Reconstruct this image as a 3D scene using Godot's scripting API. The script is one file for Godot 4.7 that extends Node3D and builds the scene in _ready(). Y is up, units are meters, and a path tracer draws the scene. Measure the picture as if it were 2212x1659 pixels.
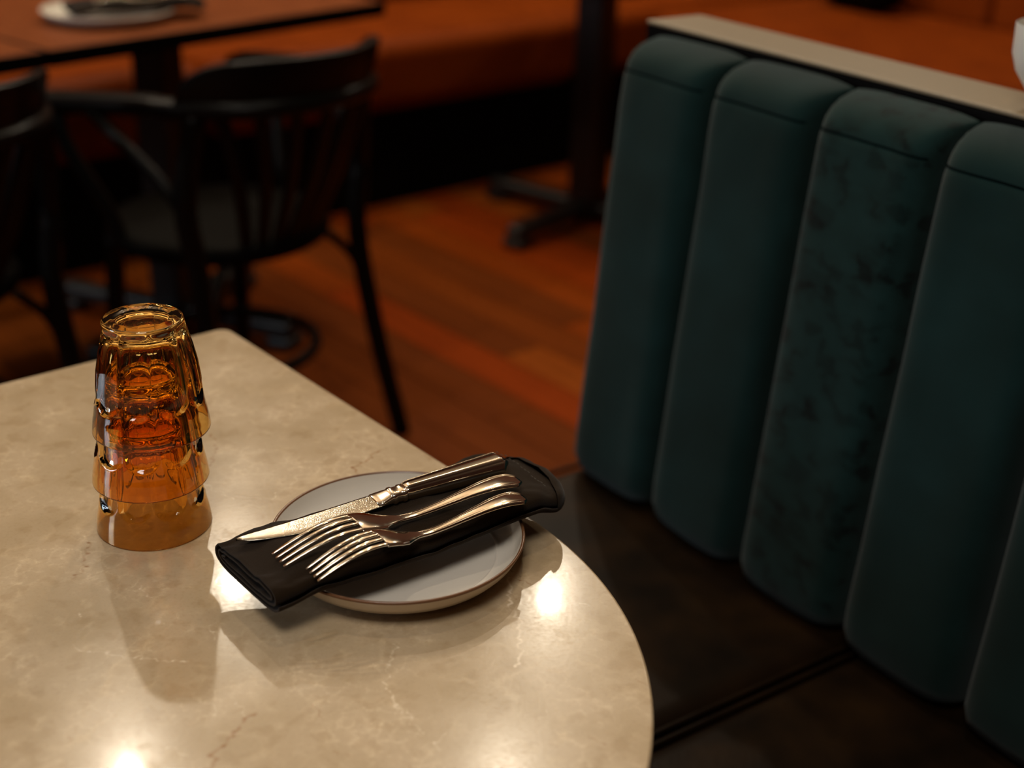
extends Node3D

const TABLE_Y := 0.75
var M := {}
var used := {}

# ------------------------------------------------------------------ mesh builder
class MB:
	var v := PackedVector3Array()
	var n := PackedVector3Array()
	var uv := PackedVector2Array()
	var ix := PackedInt32Array()

	func surf(rows: int, cols: int, fn: Callable, wrap := false, flip := false) -> MB:
		# fn(i, j) -> Vector3 ; rows x cols points, smooth normals, optional wrap along j
		var base := v.size()
		var nrm := PackedVector3Array()
		nrm.resize(rows * cols)
		for i in rows:
			for j in cols:
				v.append(fn.call(i, j))
				uv.append(Vector2(float(j) / float(cols - 1), float(i) / float(rows - 1)))
		var cmax := cols if wrap else cols - 1
		for i in rows - 1:
			for j in cmax:
				var j2 := (j + 1) % cols
				var a := i * cols + j
				var b := i * cols + j2
				var c := (i + 1) * cols + j
				var d := (i + 1) * cols + j2
				for t in [[a, b, d], [a, d, c]]:
					var p: int = t[0]
					var q: int = t[1]
					var r: int = t[2]
					if flip:
						var k := q
						q = r
						r = k
					var fnm := (v[base + r] - v[base + p]).cross(v[base + q] - v[base + p])
					if fnm.length_squared() < 1e-22:
						continue
					ix.append(base + p)
					ix.append(base + q)
					ix.append(base + r)
					nrm[p] += fnm
					nrm[q] += fnm
					nrm[r] += fnm
		for k in nrm.size():
			n.append(nrm[k].normalized() if nrm[k].length_squared() > 1e-26 else Vector3.UP)
		return self

	func rbox(size: Vector3, r: float, at := Vector3.ZERO, seg := 2, basis := Basis.IDENTITY) -> MB:
		var h := size * 0.5
		r = minf(r, minf(h.x, minf(h.y, h.z)) * 0.999)
		var inn := h - Vector3(r, r, r)
		for axis in 3:
			var ua := (axis + 1) % 3
			var va := (axis + 2) % 3
			for sgn in [-1.0, 1.0]:
				var us := PackedFloat32Array()
				var vs := PackedFloat32Array()
				for k in seg + 1:
					us.append(-h[ua] + r * k / seg)
					vs.append(-h[va] + r * k / seg)
				for k in seg + 1:
					us.append(h[ua] - r + r * k / seg)
					vs.append(h[va] - r + r * k / seg)
				var base := v.size()
				var c := us.size()
				for i in c:
					for j in c:
						var p := Vector3.ZERO
						p[axis] = sgn * h[axis]
						p[ua] = us[i]
						p[va] = vs[j]
						var q := p.clamp(-inn, inn)
						var nn := (p - q).normalized()
						v.append(basis * (q + nn * r) + at)
						n.append((basis * nn).normalized())
						uv.append(Vector2(us[i], vs[j]))
				for i in c - 1:
					for j in c - 1:
						var a := base + i * c + j
						var b := a + 1
						var d := a + c
						var e := d + 1
						if sgn > 0:
							ix.append_array(PackedInt32Array([a, b, e, a, e, d]))
						else:
							ix.append_array(PackedInt32Array([a, e, b, a, d, e]))
		return self

	func lathe(profile: PackedVector2Array, seg := 64, flip := false, at := Vector3.ZERO) -> MB:
		return surf(profile.size(), seg, func(i, j):
			var a: float = TAU * j / seg
			var p: Vector2 = profile[i]
			return at + Vector3(p.x * cos(a), p.y, p.x * sin(a)), true, flip)

	func tube(path: PackedVector3Array, radii: PackedFloat32Array, seg := 10, sy := 1.0, upv := Vector3.UP) -> MB:
		# swept ellipse: sideways radius r, radius along upv r * sy ; ends closed
		var pts := path.size()
		var rows := pts + 2
		return surf(rows, seg, func(i, j):
			var k: int = clampi(i - 1, 0, pts - 1)
			var t := (path[mini(k + 1, pts - 1)] - path[maxi(k - 1, 0)]).normalized()
			var s := t.cross(upv)
			if s.length() < 0.05:
				s = t.cross(Vector3.RIGHT if absf(t.x) < 0.8 else Vector3.BACK)
			s = s.normalized()
			var u := s.cross(t).normalized()
			var r: float = radii[mini(k, radii.size() - 1)]
			if i == 0 or i == rows - 1:
				r = 0.0
			var a: float = TAU * j / seg
			return path[k] + s * (cos(a) * r) + u * (sin(a) * r * sy), true, false)

	func mesh() -> ArrayMesh:
		var arr := []
		arr.resize(Mesh.ARRAY_MAX)
		arr[Mesh.ARRAY_VERTEX] = v
		arr[Mesh.ARRAY_NORMAL] = n
		arr[Mesh.ARRAY_TEX_UV] = uv
		arr[Mesh.ARRAY_INDEX] = ix
		var m := ArrayMesh.new()
		m.add_surface_from_arrays(Mesh.PRIMITIVE_TRIANGLES, arr)
		return m

func smooth_path(ctrl: Array, per := 8) -> PackedVector3Array:
	var c := Curve3D.new()
	c.bake_interval = 0.01
	for i in ctrl.size():
		var p: Vector3 = ctrl[i]
		var a: Vector3 = ctrl[maxi(i - 1, 0)]
		var b: Vector3 = ctrl[mini(i + 1, ctrl.size() - 1)]
		var t := (b - a) / 6.0
		c.add_point(p, -t, t)
	var out := PackedVector3Array()
	var steps := per * (ctrl.size() - 1)
	for k in steps + 1:
		out.append(c.samplef(float(k) / per))
	return out

func part(called: String, mb, mat: Material, parent: Node3D = null) -> MeshInstance3D:
	var o := MeshInstance3D.new()
	o.mesh = mb.mesh() if mb is MB else mb
	o.material_override = mat
	o.name = called if parent != null else numbered(called)
	(parent if parent != null else self).add_child(o, true)
	return o

func numbered(called: String) -> String:
	var k: int = used.get(called, 0)
	used[called] = k + 1
	return called if k == 0 else "%s_%03d" % [called, k]

func tag(o: Node, label: String, category: String, group := "") -> void:
	o.set_meta("label", label)
	o.set_meta("category", category)
	if group:
		o.set_meta("group", group)

func thing(called: String, label: String, category: String, at: Vector3, turn := 0.0, group := "") -> Node3D:
	var o := Node3D.new()
	o.name = numbered(called)
	add_child(o)
	o.position = at
	o.rotation.y = turn
	tag(o, label, category, group)
	return o

func copy_of(src: Node3D, label: String, at: Vector3, turn: float) -> Node3D:
	var base_name := str(src.name).get_slice("_0", 0)
	var o: Node3D = src.duplicate()
	o.name = numbered(base_name)
	add_child(o)
	o.position = at
	o.rotation.y = turn
	o.set_meta("label", label)
	return o

func struct(called: String, mb, mat: Material) -> MeshInstance3D:
	var o := part(called, mb, mat)
	o.set_meta("kind", "structure")
	return o

# direction on the ground for a compass heading (0 = away from the viewer, + = to the right)
func along(deg: float) -> Vector3:
	return Vector3(sin(deg_to_rad(deg)), 0, -cos(deg_to_rad(deg)))

# rotation that turns local +x to a heading
func turn_x(deg: float) -> float:
	return deg_to_rad(90.0 - deg)

# rotation that turns local -z to a heading
func turn_fwd(deg: float) -> float:
	return deg_to_rad(-deg)

# ------------------------------------------------------------------ materials
func lin(r: float, g: float, b: float, a := 1.0) -> Color:
	var c := Color(r, g, b).linear_to_srgb()
	c.a = a
	return c

func mat(called: String, col: Color, rough: float, metal := 0.0) -> StandardMaterial3D:
	var m := StandardMaterial3D.new()
	m.resource_name = called
	m.albedo_color = col
	m.roughness = rough
	m.metallic = metal
	M[called] = m
	return m

func noise(kind: int, freq: float, sd: int, oct := 3) -> FastNoiseLite:
	var f := FastNoiseLite.new()
	f.noise_type = kind
	f.frequency = freq
	f.seed = sd
	f.fractal_octaves = oct
	return f

func noise_image(f: FastNoiseLite, w: int, h: int) -> PackedByteArray:
	var im := f.get_image(w, h, false, false, true)
	im.convert(Image.FORMAT_L8)
	return im.get_data()

func tex_from(w: int, h: int, data: PackedByteArray, fmt: int) -> ImageTexture:
	return ImageTexture.create_from_image(Image.create_from_data(w, h, false, fmt, data))

func noise_tex(freq: float, sd: int, lo: Color, hi: Color, size := 512, oct := 4) -> NoiseTexture2D:
	var t := NoiseTexture2D.new()
	t.width = size
	t.height = size
	t.seamless = true
	t.noise = noise(FastNoiseLite.TYPE_SIMPLEX_SMOOTH, freq, sd, oct)
	var g := Gradient.new()
	g.set_color(0, lo)
	g.set_color(1, hi)
	t.color_ramp = g
	return t

func stroke(px: PackedByteArray, w: int, h: int, pts: Array, half: float, col: Vector3, strength: float, rough_noise: FastNoiseLite) -> void:
	# a vein: soft irregular line through points given in pixels
	for s in pts.size() - 1:
		var a: Vector2 = pts[s]
		var b: Vector2 = pts[s + 1]
		var steps := int(a.distance_to(b)) + 1
		for k in steps:
			var p := a.lerp(b, float(k) / steps)
			p += Vector2(rough_noise.get_noise_2d(p.x * 2.0, p.y * 2.0), rough_noise.get_noise_2d(p.y * 2.0 + 300.0, p.x * 2.0)) * 7.0
			var f := 0.5 + 0.5 * rough_noise.get_noise_2d(p.x * 3.0 + 70.0, p.y * 3.0)
			var hw := half * (0.6 + 0.8 * f)
			for yy in range(int(p.y - hw - 1), int(p.y + hw + 2)):
				for xx in range(int(p.x - hw - 1), int(p.x + hw + 2)):
					if xx < 0 or yy < 0 or xx >= w or yy >= h:
						continue
					var d := Vector2(xx, yy).distance_to(p)
					var k2 := clampf(1.0 - d / (hw + 0.6), 0.0, 1.0) * strength * f
					var o := (yy * w + xx) * 3
					px[o] = int(lerpf(px[o], col.x, k2))
					px[o + 1] = int(lerpf(px[o + 1], col.y, k2))
					px[o + 2] = int(lerpf(px[o + 2], col.z, k2))

func make_marble() -> void:
	# beige marble: clouds, pale web between pebble-like cells, brown veins. 0.80 m x 0.66 m over 1400 x 1155 pixels
	var w := 1400
	var h := 1155
	var cloud := noise_image(noise(FastNoiseLite.TYPE_SIMPLEX_SMOOTH, 0.006, 11, 5), w, h)
	var mid := noise_image(noise(FastNoiseLite.TYPE_SIMPLEX_SMOOTH, 0.022, 5, 4), w, h)
	var fine := noise_image(noise(FastNoiseLite.TYPE_SIMPLEX_SMOOTH, 0.16, 8, 3), w, h)
	var cells := noise(FastNoiseLite.TYPE_CELLULAR, 0.016, 21, 2)
	cells.cellular_return_type = FastNoiseLite.RETURN_DISTANCE2_SUB
	cells.domain_warp_enabled = true
	cells.domain_warp_amplitude = 34.0
	cells.domain_warp_frequency = 0.012
	var web := noise_image(cells, w, h)
	var cells2 := noise(FastNoiseLite.TYPE_CELLULAR, 0.045, 33, 2)
	cells2.cellular_return_type = FastNoiseLite.RETURN_DISTANCE2_SUB
	cells2.domain_warp_enabled = true
	cells2.domain_warp_amplitude = 20.0
	cells2.domain_warp_frequency = 0.03
	var web2 := noise_image(cells2, w, h)
	var px := PackedByteArray()
	px.resize(w * h * 3)
	var rg := PackedByteArray()
	rg.resize(w * h)
	for i in w * h:
		var c := cloud[i] / 255.0
		var m := mid[i] / 255.0
		var f := fine[i] / 255.0
		var e := clampf(1.0 - web[i] / 80.0, 0.0, 1.0)
		var e2 := clampf(1.0 - web2[i] / 70.0, 0.0, 1.0)
		var vein := e * e * smoothstep(0.35, 0.75, m) * 0.9 + e2 * e2 * smoothstep(0.4, 0.75, c) * 0.8
		var dark := smoothstep(0.52, 0.78, m) * 0.28 + smoothstep(0.55, 0.8, f) * 0.16
		var r := 176.0 + (c - 0.5) * 20.0 - dark * 26.0 + vein * 20.0
		var g := 154.0 + (c - 0.5) * 20.0 - dark * 30.0 + vein * 20.0
		var b := 123.0 + (c - 0.5) * 22.0 - dark * 33.0 + vein * 18.0
		px[i * 3] = int(clampf(r, 0, 255))
		px[i * 3 + 1] = int(clampf(g, 0, 255))
		px[i * 3 + 2] = int(clampf(b, 0, 255))
		rg[i] = int(clampf(78.0 + (f - 0.5) * 40.0 + (c - 0.5) * 30.0 + vein * 24.0, 0, 255))
	var rn := noise(FastNoiseLite.TYPE_SIMPLEX_SMOOTH, 0.03, 77, 2)
	var brown := Vector3(142, 104, 70)
	var cream := Vector3(226, 208, 182)
	# long veins, in metres on the table (along its straight side, across it)
	var veins := [
		[[[0.525, 0.275], [0.54, 0.305], [0.56, 0.33], [0.59, 0.345]], 2.2, brown, 0.75],
		[[[0.60, 0.27], [0.625, 0.29], [0.65, 0.315], [0.68, 0.325]], 2.2, brown, 0.75],
		[[[0.30, 0.03], [0.31, 0.06], [0.33, 0.07], [0.345, 0.095]], 1.8, brown, 0.6],
		[[[0.19, 0.12], [0.22, 0.13], [0.25, 0.16]], 1.6, brown, 0.4],
		[[[0.29, 0.27], [0.32, 0.285], [0.33, 0.30]], 1.6, brown, 0.4],
		[[[0.505, 0.065], [0.53, 0.085], [0.56, 0.10], [0.585, 0.125]], 1.6, cream, 0.8],
		[[[0.46, 0.045], [0.49, 0.055], [0.52, 0.06]], 1.0, brown, 0.7],
		[[[0.40, 0.33], [0.43, 0.31], [0.46, 0.28]], 1.3, cream, 0.55],
		[[[0.18, 0.20], [0.24, 0.17], [0.30, 0.16]], 1.2, cream, 0.5],
		[[[0.52, 0.17], [0.55, 0.20], [0.60, 0.21]], 1.2, cream, 0.5],
	]
	for vn in veins:
		var pts := []
		for p in vn[0]:
			pts.append(Vector2(p[0] / 0.80 * w, p[1] / 0.66 * h))
		stroke(px, w, h, pts, vn[1], vn[2], vn[3], rn)
	var rng := RandomNumberGenerator.new()
	rng.seed = 5
	for k in 150:
		var p := Vector2(rng.randf() * w, rng.randf() * h)
		var d := Vector2.from_angle(rng.randf_range(-0.5, 1.1)) * rng.randf_range(8, 34)
		stroke(px, w, h, [p, p + d], rng.randf_range(0.5, 1.3), brown if rng.randf() < 0.45 else cream, rng.randf_range(0.25, 0.6), rn)
	var m := mat("beige_marble", Color.WHITE, 1.0)
	m.albedo_texture = tex_from(w, h, px, Image.FORMAT_RGB8)
	m.roughness_texture = tex_from(w, h, rg, Image.FORMAT_L8)
	m.roughness_texture_channel = BaseMaterial3D.TEXTURE_CHANNEL_RED
	m.roughness = 0.62
	m.metallic_specular = 0.32
	m.clearcoat_enabled = true
	m.clearcoat = 0.13
	m.clearcoat_roughness = 0.05
	m.heightmap_enabled = true
	m.heightmap_scale = 0.0015
	m.heightmap_texture = tex_from(w, h, fine, Image.FORMAT_L8)

func make_materials() -> void:
	make_marble()
	# velvet: brushed nap in patches
	var vel := mat("green_velvet", Color.WHITE, 0.95)
	vel.albedo_texture = noise_tex(0.006, 3, lin(0.0036, 0.0125, 0.0102), lin(0.0080, 0.0275, 0.0258), 512, 5)
	vel.uv1_triplanar = true
	vel.uv1_world_triplanar = true
	vel.uv1_scale = Vector3(2.2, 2.2, 2.2)
	vel.rim_enabled = true
	vel.rim = 0.22
	vel.rim_tint = 0.0
	vel.metallic_specular = 0.2
	var vb := vel.duplicate() as StandardMaterial3D
	vb.resource_name = "green_velvet_brushed"
	M["green_velvet_brushed"] = vb
	var bn := noise(FastNoiseLite.TYPE_SIMPLEX_SMOOTH, 0.013, 19, 4)
	bn.domain_warp_enabled = true
	bn.domain_warp_amplitude = 40.0
	bn.domain_warp_frequency = 0.02
	var bt := NoiseTexture2D.new()
	bt.width = 512
	bt.height = 512
	bt.seamless = true
	bt.noise = bn
	var bg := Gradient.new()
	bg.offsets = PackedFloat32Array([0.0, 0.27, 0.38, 1.0])
	bg.colors = PackedColorArray([lin(0.001, 0.003, 0.0025), lin(0.0015, 0.0045, 0.0035), lin(0.0058, 0.0190, 0.0165), lin(0.0085, 0.0285, 0.0255)])
	bt.color_ramp = bg
	vb.albedo_texture = bt
	vb.uv1_scale = Vector3(4.0, 4.0, 4.0)
	mat("seam_thread", lin(0.001, 0.003, 0.003), 0.95)
	M.seam_thread.metallic_specular = 0.1
	var br := mat("brown_leather", Color.WHITE, 0.45)
	br.metallic_specular = 0.22
	br.albedo_texture = noise_tex(0.008, 14, lin(0.0035, 0.0015, 0.0004), lin(0.021, 0.0095, 0.0026), 512, 5)
	br.uv1_triplanar = true
	br.uv1_world_triplanar = true
	br.uv1_scale = Vector3(2.0, 2.0, 2.0)
	br.heightmap_enabled = true
	br.heightmap_scale = 0.012
	br.heightmap_texture = noise_tex(0.12, 15, Color.BLACK, Color.WHITE, 512, 2)
	var orl := mat("orange_leather", Color.WHITE, 0.55)
	orl.metallic_specular = 0.2
	orl.albedo_texture = noise_tex(0.007, 24, lin(0.15, 0.024, 0.0012), lin(0.215, 0.038, 0.0022), 512, 5)
	orl.uv1_triplanar = true
	orl.uv1_world_triplanar = true
	orl.uv1_scale = Vector3(1.0, 1.0, 1.0)
	mat("tan_ledge", lin(0.225, 0.168, 0.098), 0.4)
	mat("black_panel", lin(0.003, 0.0025, 0.002), 0.55)
	M.black_panel.metallic_specular = 0.15
	mat("black_wood", lin(0.0035, 0.0028, 0.002), 0.33)
	M.black_wood.metallic_specular = 0.28
	mat("black_seat", lin(0.0035, 0.0028, 0.002), 0.7)
	M.black_seat.metallic_specular = 0.15
	mat("black_metal", lin(0.008, 0.007, 0.006), 0.4)
	var tt := mat("table_wood", Color.WHITE, 0.38)
	tt.metallic_specular = 0.22
	tt.albedo_texture = noise_tex(0.02, 44, lin(0.17, 0.045, 0.013), lin(0.22, 0.062, 0.018), 256, 3)
	tt.uv1_triplanar = true
	tt.uv1_world_triplanar = true
	tt.uv1_scale = Vector3(2, 2, 2)
	# floor boards
	var g := noise(FastNoiseLite.TYPE_SIMPLEX_SMOOTH, 0.05, 4, 4)
	var w := 256
	var h := 512
	var gd := PackedByteArray()
	gd.resize(w * h * 3)
	for y in h:
		for x in w:
			var q := 0.5 + 0.5 * g.get_noise_2d(x * 1.2, y * 0.09)
			var q2 := 0.5 + 0.5 * g.get_noise_2d(x * 4.0 + 500.0, y * 0.3)
			var k := 0.72 + 0.28 * (q * 0.7 + q2 * 0.3)
			var o := (y * w + x) * 3
			gd[o] = int(255 * k)
			gd[o + 1] = int(255 * (k - 0.02))
			gd[o + 2] = int(255 * (k - 0.03))
	var grain := tex_from(w, h, gd, Image.FORMAT_RGB8)
	var tones := [lin(0.30, 0.056, 0.004), lin(0.23, 0.050, 0.005), lin(0.33, 0.076, 0.007), lin(0.18, 0.040, 0.005), lin(0.31, 0.047, 0.003)]
	for k in tones.size():
		var m := mat("floor_wood_%d" % k, tones[k], 0.42)
		m.albedo_texture = grain
		m.metallic_specular = 0.2
	mat("floor_gap", lin(0.02, 0.01, 0.005), 0.9)
	var gl := mat("amber_glass", lin(1.0, 0.65, 0.20, 0.0), 0.0)
	gl.refraction_enabled = true
	gl.refraction_scale = 0.05
	gl.transparency = BaseMaterial3D.TRANSPARENCY_ALPHA
	mat("plate_outside", lin(0.60, 0.51, 0.40), 0.22)
	mat("plate_glaze", lin(0.72, 0.66, 0.57), 0.16)
	mat("plate_rim", lin(0.16, 0.07, 0.03), 0.3)
	var nap := mat("black_cloth", lin(0.017, 0.0100, 0.0050), 0.95)
	nap.rim_enabled = true
	nap.rim = 0.25
	nap.rim_tint = 0.2
	nap.metallic_specular = 0.15
	nap.heightmap_enabled = true
	nap.heightmap_scale = 0.02
	nap.heightmap_texture = noise_tex(0.2, 61, Color.BLACK, Color.WHITE, 512, 2)
	nap.uv1_triplanar = true
	nap.uv1_scale = Vector3(12, 12, 12)
	mat("cloth_stitch", lin(0.05, 0.04, 0.03), 0.9)
	mat("steel", lin(0.72, 0.65, 0.55), 0.09, 1.0)
	var bl := mat("blade_steel", lin(0.30, 0.27, 0.22), 0.14, 1.0)
	bl.heightmap_enabled = true
	bl.heightmap_scale = 0.01
	bl.heightmap_texture = noise_tex(0.25, 71, Color.BLACK, Color.WHITE, 256, 2)
	bl.uv1_triplanar = true
	bl.uv1_scale = Vector3(14, 14, 14)
	mat("white_ceramic", lin(0.70, 0.66, 0.58), 0.3)
	mat("wall_paint", lin(0.10, 0.035, 0.018), 0.8)
	mat("ceiling_bounce_paint", lin(0.42, 0.33, 0.24), 0.85)  # unseen ceiling, kept pale to bounce lamp light down
	mat("brass", lin(0.5, 0.35, 0.15), 0.3, 1.0)
	mat("fill_lamp_fabric", lin(0.35, 0.31, 0.26), 0.9)
	var dg := mat("fill_diffuser_glow", lin(0.8, 0.78, 0.74), 0.8)
	dg.emission_enabled = true
	dg.emission = Color(1.0, 0.97, 0.93)
	dg.emission_energy_multiplier = 1.5
	var wg := mat("unseen_window_glow", lin(0.6, 0.7, 0.8), 0.3)
	wg.emission_enabled = true
	wg.emission = Color(0.90, 0.95, 1.0)
	wg.emission_energy_multiplier = 1.2
	var bulb := mat("bulb_glow", lin(1.0, 0.86, 0.66), 0.4)
	bulb.emission_enabled = true
	bulb.emission = Color(1.0, 0.94, 0.84)
	bulb.emission_energy_multiplier = 30.0

# ------------------------------------------------------------------ lamps
const LAMPS := [  # out of view; most follow reflections in the marble, hung at a chosen height
	[0.171, -4.468, 1.05, "unseen bulb lamp over the orange banquette, near the cross-foot table"],
	[-1.049, -4.507, 1.05, "unseen bulb lamp over the orange banquette, behind the dark tables"],
	[-1.168, -3.40, 1.05, "unseen bulb lamp over the dark tables"],
	[0.015, -3.37, 1.05, "unseen bulb lamp over the aisle before the cross-foot table"],
	[-2.35, -3.5, 1.05, "unseen bulb lamp far left of the dark tables"],
	[1.25, -4.45, 1.0, "unseen bulb lamp over the orange bench behind the ledge"],
]
const DAY_COLOR := Color(0.90, 0.95, 1.0)
const DAY_ENERGY := 5.0
const FILL_COLOR := Color(1.0, 0.97, 0.93)
const FILL_ENERGY := 1.1
const SPOTS := [  # out of view, placed to light the tabletop from above
	[-0.75, -1.75, 0.9, 27.0, "unseen ceiling spotlight above the far-left corner of the marble table"],
	[0.15, -1.45, 0.7, 27.0, "unseen ceiling spotlight above the booth end"],
]
const LAMP_COLOR := Color(1.0, 0.94, 0.84)

func pendant(at: Vector3, energy: float, label: String) -> void:
	var t := thing("unseen_pendant_lamp", label, "lamp", at, 0.0, "unseen lamps over the dining room")
	part("cord", MB.new().tube(PackedVector3Array([Vector3(0, 0.11, 0), Vector3(0, 3.6 - at.y, 0)]), PackedFloat32Array([0.004, 0.004]), 8), M.black_metal, t)
	part("socket", MB.new().lathe(PackedVector2Array([Vector2(0, 0.12), Vector2(0.014, 0.12), Vector2(0.022, 0.10), Vector2(0.024, 0.05), Vector2(0.018, 0.036), Vector2(0, 0.036)]), 24, true), M.brass, t)
	var pr := PackedVector2Array()
	for k in 17:
		var a := PI * k / 16.0
		pr.append(Vector2(0.032 * sin(a), 0.032 * cos(a)))
	part("bulb", MB.new().lathe(pr, 32, true), M.bulb_glow, t)
	part("ceiling_rose", MB.new().lathe(PackedVector2Array([Vector2(0, 3.6 - at.y), Vector2(0.05, 3.6 - at.y), Vector2(0.045, 3.575 - at.y), Vector2(0, 3.57 - at.y)]), 24, true), M.black_metal, t)
	var l := OmniLight3D.new()
	l.name = "bulb_light"
	l.light_color = LAMP_COLOR
	l.light_energy = energy
	l.light_size = 0.03
	l.omni_range = 12.0
	l.omni_attenuation = 2.0
	l.shadow_enabled = true
	t.add_child(l)

func unseen_ceiling_spot(at: Vector3, energy: float, angle: float, label: String) -> void:
	var t := thing("unseen_ceiling_spotlight", label, "lamp", at, 0.0, "unseen spotlights in the ceiling")
	part("trim_ring", MB.new().lathe(PackedVector2Array([Vector2(0.045, -0.004), Vector2(0.062, -0.004), Vector2(0.064, 0.0), Vector2(0.045, 0.0)]), 40), M.black_metal, t)
	part("lamp_face", MB.new().lathe(PackedVector2Array([Vector2(0, -0.001), Vector2(0.044, -0.001), Vector2(0.044, 0.0), Vector2(0, 0.0)]), 40), M.bulb_glow, t)
	var l := SpotLight3D.new()
	l.name = "spot_light"
	l.light_color = LAMP_COLOR
	l.light_energy = energy
	l.light_size = 0.044
	l.spot_range = 12.0
	l.spot_attenuation = 2.0
	l.spot_angle = angle
	l.spot_angle_attenuation = 0.8
	l.shadow_enabled = true
	l.position = Vector3(0, -0.012, 0)
	l.rotation.x = -PI / 2
	t.add_child(l)

func add_fill_lamp(at: Vector3) -> void:
	# added fill lamp in drum form above the viewer, lifts the shade on plate and table
	var t := thing("added_fill_lamp", "added fill lamp in drum form above the near side of the marble table", "lamp", at)
	part("shade", MB.new().lathe(PackedVector2Array([Vector2(0.31, 0.0), Vector2(0.312, 0.0), Vector2(0.312, 0.22), Vector2(0.31, 0.22)]), 64), M.fill_lamp_fabric, t)
	part("diffuser", MB.new().lathe(PackedVector2Array([Vector2(0, 0.006), Vector2(0.308, 0.006), Vector2(0.308, 0.010), Vector2(0, 0.010)]), 64), M.fill_diffuser_glow, t)
	part("top_disc", MB.new().lathe(PackedVector2Array([Vector2(0, 0.214), Vector2(0.308, 0.214), Vector2(0.308, 0.218), Vector2(0, 0.218)]), 64), M.fill_lamp_fabric, t)
	part("cord", MB.new().tube(PackedVector3Array([Vector3(0, 0.218, 0), Vector3(0, 3.6 - at.y, 0)]), PackedFloat32Array([0.004, 0.004]), 8), M.black_metal, t)
	var l := AreaLight3D.new()
	l.name = "fill_light"
	l.area_size = Vector2(0.52, 0.52)
	l.light_color = FILL_COLOR
	l.light_energy = FILL_ENERGY
	l.area_range = 12.0
	l.area_attenuation = 2.0
	l.shadow_enabled = true
	l.position = Vector3(0, -0.004, 0)
	l.rotation.x = -PI / 2
	t.add_child(l)

func unseen_window() -> void:
	# window out of view in the left wall, placed for cool light from that side
	var w := 0.9
	var h := 1.2
	var t := Node3D.new()
	t.name = "unseen_window_1"
	t.set_meta("kind", "structure")
	add_child(t)
	t.position = Vector3(-4.2, 1.95, -0.1)
	var fr := MB.new()
	for s in [-1.0, 1.0]:
		fr.rbox(Vector3(0.06, h + 0.14, 0.07), 0.006, Vector3(0.03, 0, s * (w * 0.5 + 0.035)))
		fr.rbox(Vector3(0.06, 0.07, w + 0.14), 0.006, Vector3(0.03, s * (h * 0.5 + 0.035), 0))
	part("window_frame", fr, M.black_wood, t)
	for k in 2:
		part("window_pane", MB.new().rbox(Vector3(0.01, h, w * 0.5 - 0.02), 0.002, Vector3(0.012, 0, (k - 0.5) * w * 0.5)), M.unseen_window_glow, t)
	part("window_mullion", MB.new().rbox(Vector3(0.05, h, 0.04), 0.005, Vector3(0.027, 0, 0)), M.black_wood, t)
	var l := AreaLight3D.new()
	l.name = "unseen_window_light"
	l.area_size = Vector2(w, h)
	l.light_color = DAY_COLOR
	l.light_energy = DAY_ENERGY
	l.area_range = 12.0
	l.area_attenuation = 2.0
	l.shadow_enabled = true
	l.position = Vector3(0.075, 0, 0)
	l.rotation.y = -PI / 2
	t.add_child(l)

# ------------------------------------------------------------------ things
func make_tumbler() -> ArrayMesh:
	# stands upside down: y = 0 at the rim, H at the foot
	var H := 0.082
	var tr := [[0.0, 0.0266], [0.0012, 0.0272], [0.005, 0.0277], [0.0083, 0.0285], [0.014, 0.0300], [0.020, 0.0316], [0.032, 0.0341], [0.044, 0.0355], [0.0594, 0.0368], [0.066, 0.0378], [0.0713, 0.0389], [0.078, 0.0399], [0.082, 0.0403]]
	var outer := func(t: float) -> float:
		for k in tr.size() - 1:
			if t <= tr[k + 1][0]:
				var f: float = (t - tr[k][0]) / (tr[k + 1][0] - tr[k][0])
				return lerpf(tr[k][1], tr[k + 1][1], f)
		return tr[-1][1]
	var ti := [[0.0110, 0.0], [0.0111, 0.012], [0.0118, 0.019], [0.0138, 0.0232], [0.018, 0.0258], [0.026, 0.0288], [0.038, 0.0312], [0.050, 0.0326], [0.060, 0.0340], [0.070, 0.0366], [0.078, 0.0383], [0.0812, 0.03885]]
	var prof := []   # [r, t, is_outer]
	prof.append([0.0, 0.0007, 0.0])
	prof.append([0.010, 0.0007, 0.0])
	prof.append([0.0168, 0.0007, 0.0])
	prof.append([0.0180, 0.0005, 0.0])
	prof.append([0.0192, 0.00015, 0.0])
	prof.append([0.0205, 0.0, 0.0])
	prof.append([0.0255, 0.0, 0.0])
	prof.append([0.0264, 0.0003, 0.0])
	var t := 0.0012
	while t < 0.0815:
		prof.append([outer.call(t), t, 1.0])
		t += 0.0013
	prof.append([0.0403, 0.0814, 0.0])
	prof.append([0.0401, 0.0819, 0.0])
	prof.append([0.0396, 0.0820, 0.0])
	prof.append([0.0390, 0.0818, 0.0])
	for k in range(ti.size() - 1, -1, -1):
		prof.append([ti[k][1], ti[k][0], 0.0])
	var seg := 144
	var mb := MB.new()
	mb.surf(prof.size(), seg, func(i, j):
		var a: float = TAU * j / seg
		var r: float = prof[i][0]
		var tt: float = prof[i][1]
		if prof[i][2] > 0.5:
			var q: float = fposmod(a, TAU / 9.0) / (TAU / 9.0) * 2.0 - 1.0
			var arch: float = 0.049 + 0.0125 * sqrt(maxf(0.0, 1.0 - q * q))
			var k: float = smoothstep(0.0, 0.0030, arch - tt) * smoothstep(0.002, 0.0075, tt)
			r -= k * 0.085 * r * (1.0 - q * q)
			r += k * 0.0004 * smoothstep(0.8, 1.0, absf(q))
		return Vector3(r * cos(a), H - tt, r * sin(a)), true, true)
	return mb.mesh()

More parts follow.
